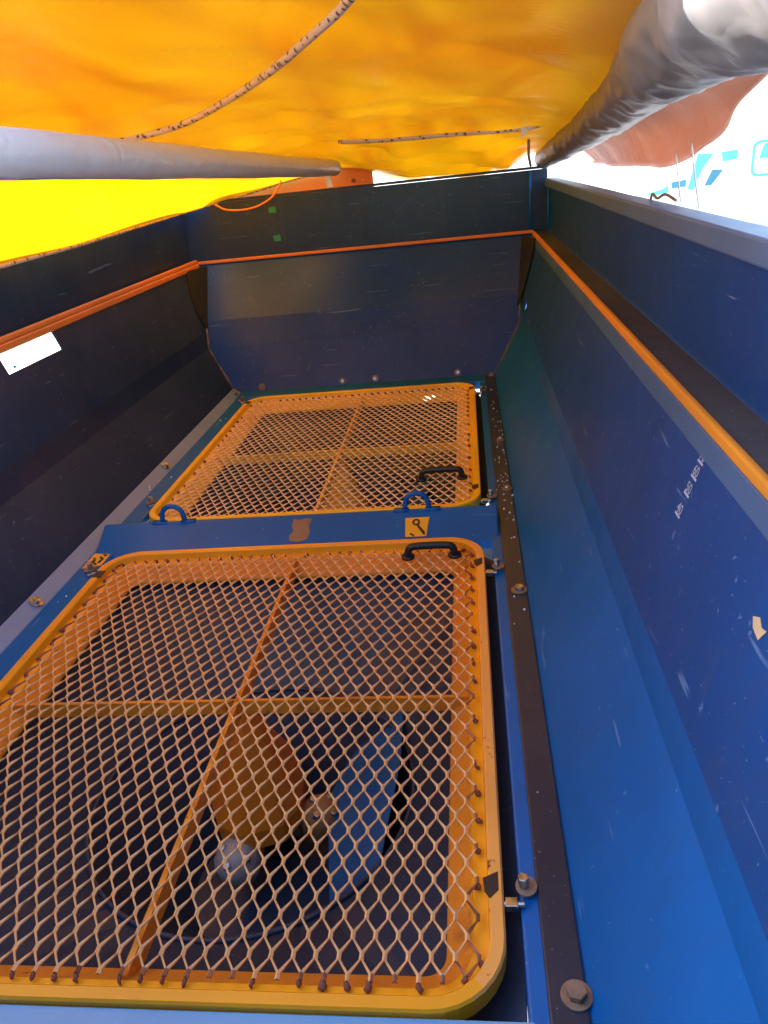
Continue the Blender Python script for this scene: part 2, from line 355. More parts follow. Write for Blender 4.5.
# divider between the grates
def beam_z(y): return -.010 + (y - 1.953) * .549 + .0008
P = [(1.947, -.04), (1.953, -.010), (2.055, .046), (2.061, .048), (2.075, .044), (2.14, -.006), (2.146, -.04)]
cb = MB().poly([(-1.186, y, z) for y, z in P], (1.236, 0, 0)).build('divider_beam', M['blue'], hop, bevel=.004)
rp_ = [(-.572, 1.978), (-.545, 1.972), (-.518, 1.980), (-.512, 2.000), (-.516, 2.022), (-.509, 2.045), (-.53, 2.049), (-.548, 2.043), (-.566, 2.049), (-.571, 2.026), (-.563, 2.008), (-.575, 1.994)]
mesh('rust_patch', [(x, y, beam_z(y)) for x, y in rp_], [tuple(range(len(rp_)))], M['rustbrown'], hop, solid=.0006, off=1)
for x in (-.955, -.188):
    mb = MB(); pts = [(x - .037, 2.062, .044), (x - .035, 2.063, .066)] + [(x + .035 * math.cos(a_), 2.064, .066 + .035 * math.sin(a_)) for a_ in [PI - PI * k / 8 for k in range(1, 8)]] + [(x + .035, 2.063, .066), (x + .037, 2.062, .044)]
    mb.tube(pts, .008, 9); mb.box(x - .07, x - .025, 2.052, 2.072, .040, .052); mb.box(x + .025, x + .07, 2.052, 2.072, .040, .052)
    mb.build('lifting_eye', M['blue'], hop, smooth=True)
# steep floor funnels with outlet cones below each grate
for yc, y0, y1 in ((1.28, .49, 1.96), (2.86, 2.13, 3.62)):
    xc = -.555; n = 40; R1, z1 = .37, -.30; R2, z2 = .20, -.60
    vs = []; fs = []
    for k in range(n):
        a_ = 2 * PI * k / n; c_, s_ = math.cos(a_), math.sin(a_)
        hx = (.03 - xc) if c_ > 0 else (xc + 1.13); hy = (y1 - yc) if s_ > 0 else (yc - y0)
        t = min(hx / abs(c_) if abs(c_) > 1e-6 else 9, hy / abs(s_) if abs(s_) > 1e-6 else 9)
        vs.append((xc + t * c_, yc + t * s_, -.031))
    for R_, z_ in ((R1, z1), (R2, z2)):
        for k in range(n): a_ = 2 * PI * k / n; vs.append((xc + R_ * math.cos(a_), yc + R_ * math.sin(a_), z_))
    for k in range(n): fs.append((k, (k + 1) % n, n + (k + 1) % n, n + k))
    mesh('outlet_funnel', vs[:2 * n], fs, M['grime'], hop, solid=.003)
    mesh('outlet_cone', vs[n:], fs + [tuple(n + k for k in range(n))], M['grime'], hop, solid=.003)
    MB().poly([(-.222, yc + .33, -.268), (-.212, yc + .05, -.258), (-.24, yc - .22, -.29), (-.36, yc - .20, -.42), (-.42, yc + .12, -.45), (-.38, yc + .22, -.42)], (0, 0, .004)).build('lit_cone_patch', M['blue_lit'], hop)  # added plate: the cone's lit, reflecting right side as flat blue colour
    pts = [(xc + (R1 + .004) * math.cos(2 * PI * k / 48), yc + (R1 + .004) * math.sin(2 * PI * k / 48), z1 + .008) for k in range(49)]
    MB().tube(pts, .006, 8, False).build('outlet_ring', M['grime'], hop, smooth=True)

# bolts and clips
def bolt(x, y, z, r=.011, mat='zinc', nrm=(0, 0, 1), name='bolt', washer=1.7, wm=None):
    nrm = Vector(nrm).normalized(); p = Vector((x, y, z)); mb = MB()
    mb.cyl(p, p + nrm * r * .3, r * washer, n=20)
    o = mb.build(name, M[wm or mat], hop, bevel=.0008)
    h = MB(); h.cyl(p + nrm * r * .3, p + nrm * r * 1.1, r, n=6); h.build('bolt_head', M[mat], o, bevel=.0015)
    return o
bolt(.092, .634, .004, .0138, 'rustbrown', washer=1.5)
bolt(.087, 1.645, .004, .012, 'zinc', wm='rustbrown')
for y in (2.28, 2.75, 3.69): bolt(.09, y, .004, .010, 'zinc', wm='rustbrown')
for y in (1.66, 2.66, 3.66): bolt(-1.212, y, .014, .011, 'zinc', (.55, 0, .8), wm='zinc')
for x in (-1.084, -.661, -.492, -.076):
    bolt(x, 3.728, .02, .0105, 'rustbrown' if x < -1 else 'zinc', (0, -1, .2), wm='rustbrown')
def latch(x, y, sx):
    mb = MB(); mb.tube([(x + sx * .014, y, .006), (x + sx * .03, y + .0, .006)], .001, 4)
    pl = MB(); pts = [(x + sx * .020 + .016 * math.cos(a_), y + .018 * math.sin(a_), .0045) for a_ in [2 * PI * k / 18 for k in range(18)]]
    pl.poly(pts, (0, 0, .003)); o = pl.build('latch', M['rustbrown'], hop)
    c = MB(); c.cyl((x + sx * .016, y, .008), (x + sx * .016, y, .026), .0085, n=6); c.build('bolt_head', M['zinc'], o, bevel=.001)
    c = MB(); c.box(min(x - sx * .012, x + sx * .006), max(x - sx * .012, x + sx * .006), y - .034, y - .018, -.006, .006); c.cyl((x - sx * .016, y - .026, .0), (x + sx * .016, y - .026, 0), .005, n=8)
    c.build('latch_tongue', M['zinc'], o, bevel=.001)
for y in (.795, 1.77, 2.23, 3.43): latch(.020, y, 1)
for y in (1.85, 2.33, 3.55): latch(-1.128, y, -1)
# stickers, marks
def flat(name, pts, mat, parent=hop, t=.0008, label=None):
    o = mesh(name, pts, [tuple(range(len(pts)))], mat, parent, solid=t, off=1)
    if label: o['label'] = label
    return o
bz = lambda x, y: Vector((x, y, beam_z(y) + .0005))
stk = flat('hook_sticker', [bz(-.222, 1.972), bz(-.160, 1.972), bz(-.153, 2.020), bz(-.149, 2.032), bz(-.222, 2.032)], M['yellow'], label='yellow hook pictogram sticker')
bz = lambda x, y: Vector((x, y, beam_z(y) + .0025))
mb = MB(); mb.tube([bz(-.190 + .009 * math.cos(a_), 2.016 + .008 * math.sin(a_)) for a_ in [2 * PI * k / 14 for k in range(15)]], .0026, 6, False)
mb.tube([bz(-.187, 2.008), bz(-.179, 1.996), bz(-.168, 1.982), bz(-.166, 1.976)], [.003, .0042, .0042, .002], 6)
mb.tube([bz(-.208, 1.981), bz(-.202, 1.977), bz(-.196, 1.974)], .0024, 6)
mb.build('hook_pictogram', M['ink'], stk, smooth=True)
st2 = flat('worn_sticker', [(-1.185, 1.87, -.002), (-1.131, 1.885, -.002), (-1.133, 1.955, -.002), (-1.187, 1.965, -.002)], M['yellow'], label='scuffed orange sticker with black marks')
mb = MB()
for pts in ([(-1.175, 1.89), (-1.165, 1.915), (-1.172, 1.93)], [(-1.155, 1.935), (-1.143, 1.925), (-1.146, 1.90)], [(-1.16, 1.90), (-1.15, 1.89)], [(-1.15, 1.95), (-1.14, 1.945)]):
    mb.tube([(x, y, -.0005) for x, y in pts], .0035, 6)
mb.build('sticker_mark', M['ink'], st2, smooth=True)
for x, z in ((-1.015, .836), (-1.011, .694)):
    flat('green_tape', [(x - .018, 4.2445, z - .014), (x + .02, 4.2445, z - .016), (x + .018, 4.2445, z + .016), (x - .02, 4.2445, z + .013)], M['green'])
def rpn(y, z): return Vector((at_level(z, 2) - .0015, y, z))
flat('paint_chip', [rpn(.745, .472), rpn(.765, .475), rpn(.776, .484), rpn(.762, .491), rpn(.750, .485), rpn(.738, .488)], M['peach'], label='bare patch of chipped paint')
# fill level scale on the right wall: a tick and a number for each mark
def rp(y, z): return Vector((at_level(z, 2), y, z))
Uv = Vector((.0843, 0, .258)).normalized(); Yv = Vector((0, -1, 0)); Nv = Yv.cross(Uv) ; Nv = Nv if Nv.x < 0 else -Nv
for z, tx in ((.570, '80'), (.550, '70'), (.526, '60'), (.499, '50'), (.465, '40')):
    p = rp(1.09, z) + Nv * .0012
    mb = MB(); q = [p - Yv * .012 - Uv * .0019, p + Yv * .014 - Uv * .0019, p + Yv * .014 + Uv * .0019, p - Yv * .012 + Uv * .0019]
    o = mb.add(q, [(0, 1, 2, 3)]).build('scale_tick', M['mark'], hop)
    cu = bpy.data.curves.new('scale_number', 'FONT'); cu.body = tx; cu.size = .023; cu.align_x = 'CENTER'
    to = bpy.data.objects.new('tmp', cu); C.objects.link(to); bpy.context.view_layer.update()
    me = bpy.data.meshes.new_from_object(to.evaluated_get(bpy.context.evaluated_depsgraph_get())); bpy.data.objects.remove(to)
    X_, Y_ = Yv, Uv
    for v_ in me.vertices:
        c_ = v_.co.copy(); v_.co = p + Uv * .003 + X_ * c_.x + Y_ * c_.y
    me.materials.clear(); me.materials.append(M['mark'])
    no = bpy.data.objects.new('scale_number', me); link(no, hop); no.matrix_parent_inverse = Matrix.Translation(-Vector(hop.location))

# ------------------------------------------------------------------ grates
def rrect(x0, x1, y0, y1, r, n=8):
    P = []
    for cx_, cy_, a0 in ((x1 - r, y1 - r, 0), (x0 + r, y1 - r, PI / 2), (x0 + r, y0 + r, PI), (x1 - r, y0 + r, 3 * PI / 2)):
        for k in range(n + 1): a_ = a0 + PI / 2 * k / n; P.append((cx_ + r * math.cos(a_), cy_ + r * math.sin(a_)))
    return P
def grate(label, y0, y1, slots, handle):
    x0, x1 = -1.118, .006; xc, ycn = (x0 + x1) / 2, (y0 + y1) / 2
    t = thing('grate', label, 'grate', (xc, ycn, -.06), 'grates over the hopper outlets')
    r = .105
    prof = [(0, -.022), (0, .006), (.003, .010), (.019, .010), (.022, .007), (.024, -.012), (.046, -.016), (.049, -.020), (.084, -.048), (.087, -.052), (.087, -.058), (.044, -.028), (.02, -.026)]
    loops = [[(p[0], p[1], z) for p in rrect(x0 + i, x1 - i, y0 + i, y1 - i, max(.012, r - i * .85))] for i, z in prof]
    N = len(loops[0]); vs = [p for L in loops for p in L]; fs = []
    for j in range(len(loops)):
        j2 = (j + 1) % len(loops)
        for k in range(N): fs.append((j * N + k, j * N + (k + 1) % N, j2 * N + (k + 1) % N, j2 * N + k))
    fr_ = mesh('frame', vs, fs, [M['orange'] if y0 < 1 else M['orange_yellow'], M['pale_orange'], M['bar']], t)
    if y0 < 1:
        for k in range(N * 7, N * 9): fr_.data.polygons[k].material_index = 2
        for k in range(N * 3):
            if fr_.data.polygons[k + N].center.x > x1 - .04 or random.random() < .02: fr_.data.polygons[k + N].material_index = 1
    # cross bars on edge beneath the mesh
    MB().box(xc + .012, xc + .022, y0 + .05, y1 - .05, -.050, -.012).build('crossbar', M['bar'] if y0 < 1 else M['orange_yellow'], t)
    yb = 1.262 if y0 < 1 else 2.80
    MB().box(x0 + .05, xc + .011, yb - .004, yb + .004, -.048, -.013).build('crossbar', M['bar'] if y0 < 1 else M['orange_yellow'], t)
    MB().box(xc + .023, x1 - .05, yb - .004, yb + .004, -.048, -.013).build('crossbar', M['bar'] if y0 < 1 else M['orange_yellow'], t)
    # expanded metal: zigzag strands running lengthways, meeting at short bonds
    SW = .0327; LW = .0620; mb = MB(); wd = MB()
    nx = int((x1 - x0 - .02) / (SW / 2)) ; ny = int((y1 - y0 - .03) / LW) + 1
    ox = (x0 + x1) / 2 - nx * SW / 4; oy = ycn - ny * LW / 2
    def inside(x, y, ins):
        X0, X1, Y0, Y1 = x0 + ins, x1 - ins, y0 + ins, y1 - ins; rr = max(.01, r - ins * .85)
        if not (X0 <= x <= X1 and Y0 <= y <= Y1): return False
        dx = max(X0 + rr - x, 0, x - (X1 - rr)); dy = max(Y0 + rr - y, 0, y - (Y1 - rr))
        return dx * dx + dy * dy <= rr * rr
    hw = .0018; ends = []; mi = []
    for i in range(nx + 1):
        # strand i alternates between left bond line and right bond line
        xa = ox + i * SW / 2; runs = []; cur = []
        for q in range(ny * 2 + 1):
            ymid = oy + q * LW / 2; sgn = 1 if (q + i) % 2 == 0 else -1
            px = xa + sgn * (SW / 4 - .0014)
            for yy, zz in ((ymid - .0055, 0), (ymid + .0055, 1)):
                jx = noise.noise((px * 9, yy * 9, i * .37)) * .0011
                cur.append((px + jx, yy, -.0015 + noise.noise((px * 2.5, yy * 2.5, 3 + y0)) * .003, sgn))
        cur = [c for c in cur]
        seg = []
        for c in cur + [None]:
            if c is not None and inside(c[0], c[1], .029): seg.append(c)
            else:
                if len(seg) > 1: runs.append(seg)
                seg = []
        for sg in runs:
            vs = []; fs = []
            for (px, py, pz, sgn) in sg:
                tl = .0013 * sgn
                for dx, dz in ((-hw, -.0016 - tl), (hw, -.0016 + tl), (hw, .0016 + tl), (-hw, .0016 - tl)): vs.append((px + dx, py, pz + dz))
            for k in range(len(sg) - 1):
                mid_ = ((sg[k][0] + sg[k + 1][0]) / 2, (sg[k][1] + sg[k + 1][1]) / 2); rusty = 0 if inside(mid_[0], mid_[1], .050 + .016 * noise.noise((mid_[0] * 14, mid_[1] * 14, 0))) else 1
                mi += [rusty] * 4
                for e in range(4): fs.append((4 * k + e, 4 * k + (e + 1) % 4, 4 * k + 4 + (e + 1) % 4, 4 * k + 4 + e))
            fs.append((3, 2, 1, 0)); m_ = 4 * (len(sg) - 1); fs.append((m_, m_ + 1, m_ + 2, m_ + 3))
            mi += [1, 1]; mb.add(vs, fs); ends += [sg[0], sg[-1]]
    em = mb.build('expanded_mesh', [M['strand'] if y0 < 1 else M['strand_far'], M['strand_rust'] if y0 < 1 else M['strand_far']], t)
    for p_, q_ in zip(em.data.polygons, mi): p_.material_index = q_
    # rusty welds where strand ends meet the frame
    done = []
    for e in ends:
        if any(abs(e[0] - d_[0]) + abs(e[1] - d_[1]) < .012 for d_ in done) : continue
        done.append(e)
        rr = .0036 + random.random() * .0034; dirx = 1 if e[0] > x1 - .05 else (-1 if e[0] < x0 + .05 else 0); diry = 1 if e[1] > y1 - .06 else (-1 if e[1] < y0 + .06 else 0)
        if random.random() < .12: continue
        a_ = Vector((e[0], e[1], e[2] - .002)); e2 = rr * random.uniform(.5, 1.2); b_ = a_ + Vector((dirx * .004 + random.uniform(-.004, .004), diry * random.uniform(.004, .009) + random.uniform(-.002, .002), -.0085))
        MB().tube([a_ + Vector((random.uniform(-.002, .002), -diry * .004, .001)), a_.lerp(b_, .3), a_.lerp(b_, .7) + Vector((random.uniform(-.003, .003), 0, 0)), b_], [rr * .45, rr * random.uniform(.7, 1.1), e2, rr * .35], 7).build('weld_bead', M['rust'], t, smooth=True)
    for y in slots:
        mbx = MB(); mbx.poly([(x1 - .030, y + .010, .0085), (x1 - .028, y - .012, .0085), (x1 - .020, y - .024, .0085), (x1 - .007, y - .010, .0085), (x1 - .007, y + .022, .0085)], (0, 0, .0022)); mbx.build('latch_slot', M['ink'], t)
    for y in [s_ + .02 for s_ in slots[1:]]:
        mbx = MB(); mbx.box(x0 + .004, x0 + .03, y - .018, y + .018, .0085, .0112); mbx.build('latch_slot', M['ink'], t)
    hx0, hx1, hy = handle; z0 = .006
    pts = [(hx0, hy - .0, z0), (hx0 + .004, hy, z0 + .020), (hx0 + .022, hy, z0 + .030), (hx1 - .022, hy, z0 + .030), (hx1 - .004, hy, z0 + .020), (hx1, hy, z0)]
    h = MB(); h.tube(catmull(pts, 5), .0105, 10); h.cyl((hx0, hy, .001), (hx0, hy, .008), .019); h.cyl((hx1, hy, .001), (hx1, hy, .008), .019)
    h.build('handle', M['black'], t, smooth=True)
    return t
grate('large orange framed expanded metal grate nearest the camera, under the front black handle', .605, 1.945, (.795, 1.79), (-.205, -.075, 1.845))
grate('orange framed expanded metal grate farther back, behind the blue divider beam', 2.155, 3.585, (2.30, 3.47), (-.195, -.055, 2.40))

# ------------------------------------------------------------------ agitator units under the grates
def agitator(label, yo):
    t = thing('agitator', label, 'agitator', (-.56, 1.38 + yo, -.6), 'agitators under the grates')
    ap = (-.560, 1.345 + yo, -.085)
    base = [(-.705, 1.40), (-.701, 1.354), (-.652, 1.261), (-.587, 1.229), (-.496, 1.261), (-.470, 1.312), (-.475, 1.42), (-.53, 1.52), (-.64, 1.51)]
    base = [(x, y + yo, -.38) for x, y in base]; n = len(base)
    # tip is a short ridge, lower lip folded straight down
    tip = [Vector(ap) + (Vector(b_) - Vector(ap)) * .06 for b_ in base]
    vs = [tuple(p) for p in tip] + base + [(x * .97 - .017, y, z - .05) for x, y, z in base]
    fs = [tuple(range(n))]
    for j in range(2):
        for k in range(n): fs.append((j * n + k, j * n + (k + 1) % n, (j + 1) * n + (k + 1) % n, (j + 1) * n + k))
    mesh('hood', vs, fs, M['hood'] if yo == 0 else M['hood_yellow'], t, solid=.003)
    def hub(p, r, mat, d):
        mb = MB(); p = Vector(p); d = Vector(d).normalized()
        prof = [(-.065, .35), (-.06, .75), (-.03, .95), (0, 1.05), (.03, 1.0), (.05, .8), (.062, .5), (.07, .2)]
        mb.tube([p + d * a_ for a_, _ in prof], [r * b_ for _, b_ in prof], 18)
        o = mb.build('hub', M[mat], t, smooth=True)
        for k in range(4):
            a_ = k * PI / 2 + .4; u = d.orthogonal().normalized(); v = d.cross(u); q = p + d * .045 + (u * math.cos(a_) + v * math.sin(a_)) * r * .62
            b2 = MB(); b2.cyl(q, q + d * .022, .009, n=6); b2.build('hub_bolt', M['zinc'], o, bevel=.001)
    hub((-.611, 1.227 + yo, -.465), .052, 'greywhite', (.1, -.35, .9)); hub((-.432, 1.345 + yo, -.45), .048, 'tan', (.3, -.2, .9))
    MB().cyl((-.56, 1.40 + yo, -.46), (-.56, 1.40 + yo, -.60), .05).build('shaft', M['black'], t)
    MB().tube([(-.66, 1.30 + yo, -.50), (-.56, 1.36 + yo, -.52), (-.43, 1.36 + yo, -.47)], .022, 8).build('drive_arm', M['rustbrown'], t, smooth=True)
agitator('orange pointed agitator hood with greasy hubs seen through the front grate', 0)
agitator('yellow orange agitator hood seen through the rear grate', 1.57)

# ------------------------------------------------------------------ tarpaulin
def zt(x, y):
    t = (4.3 - y) / 3.6
    return 1.0 + .36 * t ** .9 * (1 - .35 * max(0, (-.6 - x) / .8) ** 1.5) if t > 0 else 1.0
def fold(x, y):
    a_ = .010 * math.sin(y * 27 + 2.5 * math.sin(x * 2.2) + x * 3) * max(0, min(1, (y - 2.2) / 1.2))
    b_ = .030 * noise.noise((x * 1.5, y * 1.2, 1.7)) + .022 * noise.noise((x * 3.1 + y * 2.0, y * 1.3 - x * 1.2, 5.2))
    c_ = .030 * abs(noise.noise((x * 2.2 + y * 1.1, y * 2.5 - x, 9.1)))
    r_ = max(0, min(1, (y - 3.1) / 1.1)); g_ = max(0, min(1, (x + .62) / .35)) * max(0, min(1, (.45 - x) / .15))
    q_ = x * .75 - y * .62 + .12 * noise.noise((x * 1.8, y * 1.8, 11)); d_ = .034 * abs(math.sin(q_ * 7.5)) ** .6 * (.5 + .5 * noise.noise((x * 2, y * 2, 20))) * max(0, min(1, (x + 1.0) / .6))
    return a_ + b_ + c_ - d_ - .068 * r_ * r_ * (3 - 2 * r_) * g_
tp = thing('tarpaulin', 'translucent orange tarpaulin cover sagging overhead with a sunlit yellow side', 'tarpaulin', (-.5, 2.4, 1.0))
ROLL = [(.22, .45, 1.11), (.262, .814, 1.122), (.296, 1.043, 1.124), (.32, 1.323, 1.12), (.379, 1.773, 1.116), (.427, 2.323, 1.09), (.442, 2.972, 1.047), (.428, 3.6, .995), (.413, 4.27, .945)]
def roll_at(y):
    for a_, b_ in zip(ROLL, ROLL[1:]):
        if y <= b_[1]:
            t = (y - a_[1]) / (b_[1] - a_[1]); return a_[0] * (1 - t) + b_[0] * t, a_[2] * (1 - t) + b_[2] * t
    return ROLL[-1][0], ROLL[-1][2]
EDGE = [(-1.385, .3, 1.22), (-1.385, .9, 1.2), (-1.385, 1.6, 1.17), (-1.385, 2.4, 1.143), (-1.385, 2.9, 1.132), (-1.36, 3.35, 1.118), (-1.22, 3.65, 1.09), (-1.0, 3.9, 1.055), (-.85, 4.03, 1.03), (-.74, 4.13, 1.013), (-.66, 4.2, 1.003), (-.60, 4.5, 1.0)]
def edge_at(y):
    for a_, b_ in zip(EDGE, EDGE[1:]):
        if y <= b_[1]:
            t = (y - a_[1]) / (b_[1] - a_[1]); return a_[0] * (1 - t) + b_[0] * t, a_[2] * (1 - t) + b_[2] * t
NY, NX = 120, 90; vs = []; fs = []
for j in range(NY + 1):
    for i in range(NX + 1):
        s = i / NX; e_ = max(0, min(1, (s - .15) / .35)); e_ = e_ * e_ * (3 - 2 * e_); yn = .80 + .38 * e_
        y = yn + (4.45 - yn) * j / NY
        xr, zr = roll_at(y); xl, zl = edge_at(y); x = xr + (xl - xr) * s
        z = zt(x, y) + fold(x, y) * min(1, s * 6)
        k = max(0, 1 - s / .22); z = z * (1 - k * k) + (zr + .02) * k * k
        k = max(0, (s - .72) / .28) ** 2; z = z * (1 - k) + zl * k
        vs.append((x, y, z))
for j in range(NY):
    for i in range(NX): p = j * (NX + 1) + i; fs.append((p, p + 1, p + NX + 2, p + NX + 1))
mesh('roof_sheet', vs, fs, M['tarp'], tp, smooth=True)
# side flap dropping to a hem just inside the left wall and turning across the rear wall
hem_k = catmull([(-1.40, .9, .80), (-1.40, 1.6, .815), (-1.40, 2.26, .833), (-1.40, 2.8, .841), (-1.43, 3.4, .853), (-1.45, 4.0, .868), (-1.35, 4.235, .890), (-1.10, 4.235, .932), (-.88, 4.235, .972), (-.68, 4.235, .992)], 8)
top_k = catmull(EDGE[1:11], 8)
vs = []; fs = []; n = len(hem_k); m_ = 14
for a_, b_ in zip(top_k, hem_k):
    xl_, zl_ = edge_at(a_.y); a_ = Vector((xl_, a_.y, zl_)); tz = a_.z + .003; a_ = Vector((a_.x + .006, a_.y, 0))
    for k in range(m_ + 1):
        t = k / m_; p = Vector((a_.x, a_.y, tz)).lerp(b_, t)
        bow = math.sin(PI * t); p.x -= .0 * bow + .012 * bow * noise.noise((p.y * 2.4, p.z * 5, 3)); p.z += 0
        vs.append(p)
for j in range(n - 1):
    for k in range(m_): p = j * (m_ + 1) + k; fs.append((p, p + 1, p + m_ + 2, p + m_ + 1))
mesh('side_flap', vs, fs, M['tarp_side'], tp, smooth=True)
MB().tube(hem_k, .006, 8).build('hem_cord', M['cord'], tp, smooth=True)
# loose cord loop at the rear left of the flap
lc = catmull([(-1.28, 4.12, .893), (-1.22, 4.12, .862), (-1.10, 4.13, .857), (-1.0, 4.15, .89), (-.95, 4.17, .94), (-.93, 4.18, .975)], 8)
tag(MB().tube(lc, .005, 8).build('cord', M['orange_dirty'], None, smooth=True), 'thin orange cord hanging in a loop below the yellow flap at the rear', 'cord')

def off(P, dz): return [Vector(p) + Vector((0, 0, dz)) for p in P]
def onsheet(P, dz=.012): return [Vector((x, y, zt(x, y) + fold(x, y) - dz)) for x, y in P]
c1 = catmull([Vector(p) + Vector((0, 0, -.02)) for p in [(-.14, 1.40, 1.275), (-.181, 1.515, 1.274), (-.208, 1.574, 1.269), (-.292, 1.722, 1.255), (-.416, 1.932, 1.235), (-.605, 2.204, 1.21), (-.806, 2.407, 1.181), (-.982, 2.451, 1.163), (-1.104, 2.371, 1.152)]], 8)
tag(MB().tube(c1, .0088, 10).build('bungee_cord', M['cord'], None, smooth=True), 'thick flecked pale cord curving across the near orange tarpaulin', 'cord', 'flecked cords under the tarpaulin')
c2 = catmull([(-.46, 3.17, 1.092), (-.421, 3.206, 1.088), (-.236, 3.3, 1.080), (-.042, 3.348, 1.077), (.158, 3.40, 1.070), (.26, 3.40, 1.069)], 8)
tag(MB().tube(c2, .0075, 10).build('bungee_cord', M['cord'], None, smooth=True), 'thinner flecked cord running to the white bracket at the rear', 'cord', 'flecked cords under the tarpaulin')
# bracket
br = thing('bracket', 'small white punched bracket beside the silver roll', 'bracket', (.27, 3.38, 1.05))
MB().poly([(.235, 3.38, 1.085), (.235, 3.38, 1.035), (.265, 3.38, 1.06), (.42, 3.34, 1.085), (.42, 3.34, 1.105)], (0, .006, 0)).build('plate', M['white'], br, bevel=.001)
MB().cyl((.30, 3.372, 1.078), (.30, 3.365, 1.078), .010).build('rivet', M['ink'], br)
tag(MB().tube([(.275, 3.5, 1.03), (.275, 3.52, .97), (.285, 3.55, .93)], .006, 8).build('strap', M['rustbrown'], None, smooth=True), 'short brown strap hanging at the rear right corner', 'strap')

# ------------------------------------------------------------------ tubes
def sleeve(P, R, mat, name, wr, seed, n=28, step=10):
    Q = catmull([tuple(p) for p in P], step); vs = []; fs = []; T = len(Q)
    for i, p in enumerate(Q):
        d_ = (Q[min(i + 1, T - 1)] - Q[max(i - 1, 0)]).normalized(); u = d_.cross(Vector((0, 0, 1))).normalized(); v = u.cross(d_)
        f = i / (T - 1) * (len(R) - 1); k = min(int(f), len(R) - 2); r = R[k] * (1 - f + k) + R[k + 1] * (f - k)
        for q in range(n):
            a_ = 2 * PI * q / n
            rr = r * (1 + wr * noise.noise((math.cos(a_) * 1.3 + seed, math.sin(a_) * 1.3, p.y * 3.3)) + wr * .6 * noise.noise((math.cos(a_) * 2.5 + seed, math.sin(a_) * 2.5, p.y * 11 + a_)))
            if n > 40: rr += r * .09 * (.5 - abs(noise.noise((p.y * 9 + a_ * .9, a_ * 1.3 - p.y * 3, 4.4)))) ; rr += r * .02 * (.5 - abs(noise.noise((p.y * 24, math.cos(a_) * 4 + math.sin(a_) * 2, 7.7))))
            vs.append(p + (u * math.cos(a_) + v * math.sin(a_)) * rr)
    for i in range(T - 1):
        for q in range(n): fs.append((i * n + q, i * n + (q + 1) % n, (i + 1) * n + (q + 1) % n, (i + 1) * n + q))
    fs.append(tuple(range(n - 1, -1, -1))); fs.append(tuple((T - 1) * n + q for q in range(n)))
    return mesh(name, vs, fs, mat, None, smooth=True)
t1 = sleeve([(-.60, .3, 1.075), (-.60, 1.043, 1.062), (-.60, 2.0, 1.040), (-.60, 3.0, 1.020), (-.60, 3.85, 1.006)], [.032, .033, .034, .036], M['sleeve2'], 'ridge_tube', .05, 2.2, step=26)
tag(t1, 'pale wrapped round tube on the left above the yellow flap', 'tube')
t2 = sleeve(ROLL, [.078, .078, .075, .072, .070, .068, .062, .055, .048], M['sleeve'], 'cover_roll', .10, 6.1, n=72, step=50)
tag(t2, 'fat crinkled silver roll running along the right rim', 'cover roll')
tag(MB().poly([(-.645, 3.80, 1.03), (-.618, 3.80, 1.03), (-.606, 3.80, .925), (-.634, 3.80, .925)], (0, .004, 0)).build('strap', M['white'], None), 'short pale strap hanging from the far end of the wrapped tube', 'strap')
# orange bearer plate
pl = thing('mounting_plate', 'flat orange steel plate bolted above the rear wall', 'plate', (-.9, 4.29, .9))
M['plate'] = paint('deep_orange_plate', (.80, .20, .004), rough=.5, wearlo=.8, wearhi=.85, wear=(.2, .06, .02))
MB().box(-1.52, -.468, 4.30, 4.308, .88, 1.06).build('plate', M['plate'], pl, bevel=.002)
mb = MB(); mb.cyl((-.572, 4.299, .935), (-.572, 4.288, .935), .011, n=6); mb.build('bolt', M['rust'], pl)
MB().cyl((-.52, 4.299, .935), (-.52, 4.294, .935), .006, n=10).build('bolt', M['yellow'], pl)

# ------------------------------------------------------------------ outer flap under the roll
lowk = catmull([(.60, 3.9, .905), (.60, 3.50, .900), (.57, 3.19, .902), (.55, 2.66, .914), (.55, 2.34, .913), (.55, 2.09, .938), (.55, 1.87, .984), (.55, 1.73, 1.042), (.55, 1.55, 1.09), (.55, 1.3, 1.12), (.55, .9, 1.15), (.55, .5, 1.17)], 8)
vs = []; fs = []; m_ = 12; n = len(lowk)
for p in lowk:
    top = Vector((.42, p.y, max(1.04 + (3.9 - p.y) * .045, p.z + .03)))
    for k in range(m_ + 1):
        t = k / m_; q = top.lerp(p, t); q.x += .03 * math.sin(PI * t) + .02 * noise.noise((q.y * 5, q.z * 6, 2)); vs.append(q)
for j in range(n - 1):
    for k in range(m_): p_ = j * (m_ + 1) + k; fs.append((p_, p_ + 1, p_ + m_ + 2, p_ + m_ + 1))
of = mesh('outer_flap', vs, fs, M['tarp_rust'], None, smooth=True, solid=.002)
tag(of, 'dull rust orange fabric flap hanging outside below the silver roll', 'tarpaulin flap')
for a_, b_, lab in (((.50, 2.03, .955), (.46, 1.80, .862), 'left of the two thin strings tied to the right rim'), ((.50, 1.90, .975), (.46, 1.66, .858), 'right of the two thin strings tied to the right rim')):
    mid = (Vector(a_) + Vector(b_)) / 2 + Vector((0, 0, -.004))
    tag(MB().tube(catmull([a_, mid, b_], 6), .0022, 6).build('string', M['white'], None, smooth=True), lab, 'string', 'strings tying the cover to the rim')
kn = catmull([(.455, 2.06, .858), (.45, 2.02, .870), (.452, 1.98, .862), (.458, 1.93, .872), (.465, 1.86, .862)], 6)
tag(MB().tube(kn, .0035, 8).build('knot', M['rustbrown'], None, smooth=True), 'frayed brown twist of cord lying on the right rim', 'cord')

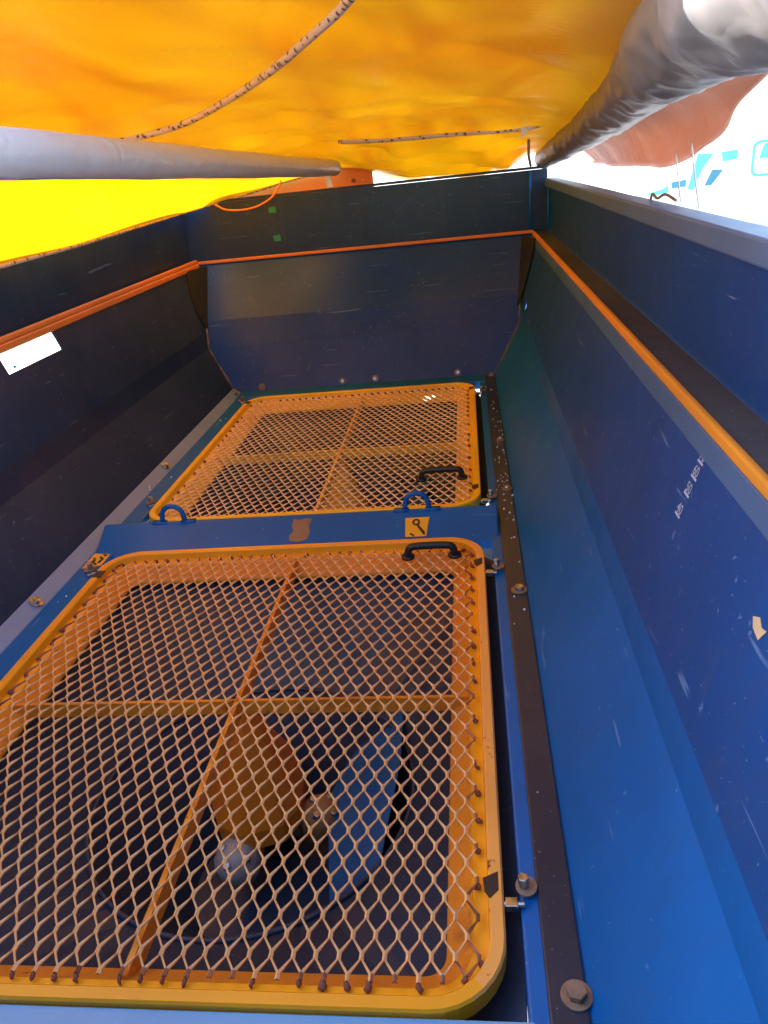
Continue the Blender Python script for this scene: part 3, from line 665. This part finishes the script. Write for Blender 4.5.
# loose fertiliser crumbs lying along the floor rails
mb = MB()
for k in range(105):
    if random.random() < .6: x, y = random.gauss(.085, .02), random.gauss(2.6, .45)
    elif random.random() < .6: x, y = random.gauss(.065, .03), random.uniform(.7, 3.5)
    else: x, y = random.uniform(-1.225, -1.14), random.uniform(1.6, 3.65)
    if .028 < x < .055 or x > .106 or x < -1.225 or (.0 < x <= .028) or not (.6 < y < 3.7): continue
    z = .0045 if x > .05 or x < -1.19 else -.002; r = random.uniform(.0012, .0034)
    M_ = Vector((x, y, z)); mb.tube([M_, M_ + Vector((0, 0, r * .8)), M_ + Vector((r * .3, 0, r * 1.6))], [r, r * 1.1, r * .4], 5)
cr = mb.build('fertiliser_crumbs', M['white'], None); cr['kind'] = 'stuff'; tag(cr, 'white fertiliser crumbs scattered along the floor rails', 'crumbs')

# ------------------------------------------------------------------ white van outside
K = 15 / 9
def vp(x, z, y=15): return Vector((x * K, y, 1 + (z - 1) * K))
van = thing('parked_van', 'white parked van in bright sun seen over the right rim', 'van', (5.5, 16, -1.4))
YV = 15.0
prof = [(2.75, -.95), (2.78, -.35), (3.0, .02), (3.75, .16), (4.35, .86), (4.8, .98), (8.6, 1.0), (8.7, -.95)]
MB().poly([(x, YV, z) for x, z in prof], (0, 2.0, 0)).build('body', M['vanwhite'], van, bevel=.06)
M['teal_dark'] = paint('teal_dark', (.02, .16, .24), rough=.3, wearlo=1)
def vwin(pts, name='window', mat='teal'):
    MB().poly([vp(x, z, YV - .012) for x, z in pts], (0, .01, 0)).build(name, M[mat], van)
vwin([(2.44, .77), (2.60, .75), (2.50, .62), (2.42, .42), (2.36, .43)])
vwin([(2.60, .60), (2.71, .59), (2.60, .45), (2.53, .45)], mat='teal_dark')
vwin([(2.68, .76), (2.84, .77), (2.84, .68), (2.70, .665)])
vwin([(1.93, .43), (2.10, .46), (2.16, .50), (2.16, .42), (2.0, .40)])
vwin([(2.18, .52), (2.34, .53), (2.34, .46), (2.20, .455)], mat='teal_dark')
fr = rrect(3.0, 3.9, .50, .82, .06)
W_ = MB(); 
for k in range(len(fr)):
    a_, b_ = fr[k], fr[(k + 1) % len(fr)]; W_.tube([vp(a_[0], a_[1], YV - .015), vp(b_[0], b_[1], YV - .015)], .022, 6)
wf = W_.build('window_frame', M['teal'], van)
MB().poly([vp(x, z, YV - .012) for x, z in ((3.10, .80), (3.85, .80), (3.85, .66), (3.06, .66))], (0, .01, 0)).build('window', M['teal'], van)
MB().box(2.85, 8.6, YV - .03, YV, -.80, -.62).build('sill', M['sleeve2'], van, bevel=.02)
for x in (3.6, 7.6):
    w_ = MB(); w_.cyl((x, YV - .04, -1.06), (x, YV + .2, -1.06), .34, n=28); o = w_.build('wheel', M['black'], van, bevel=.02)
    w_ = MB(); w_.cyl((x, YV - .05, -1.06), (x, YV - .04, -1.06), .2, n=20); w_.build('rim', M['white'], o)
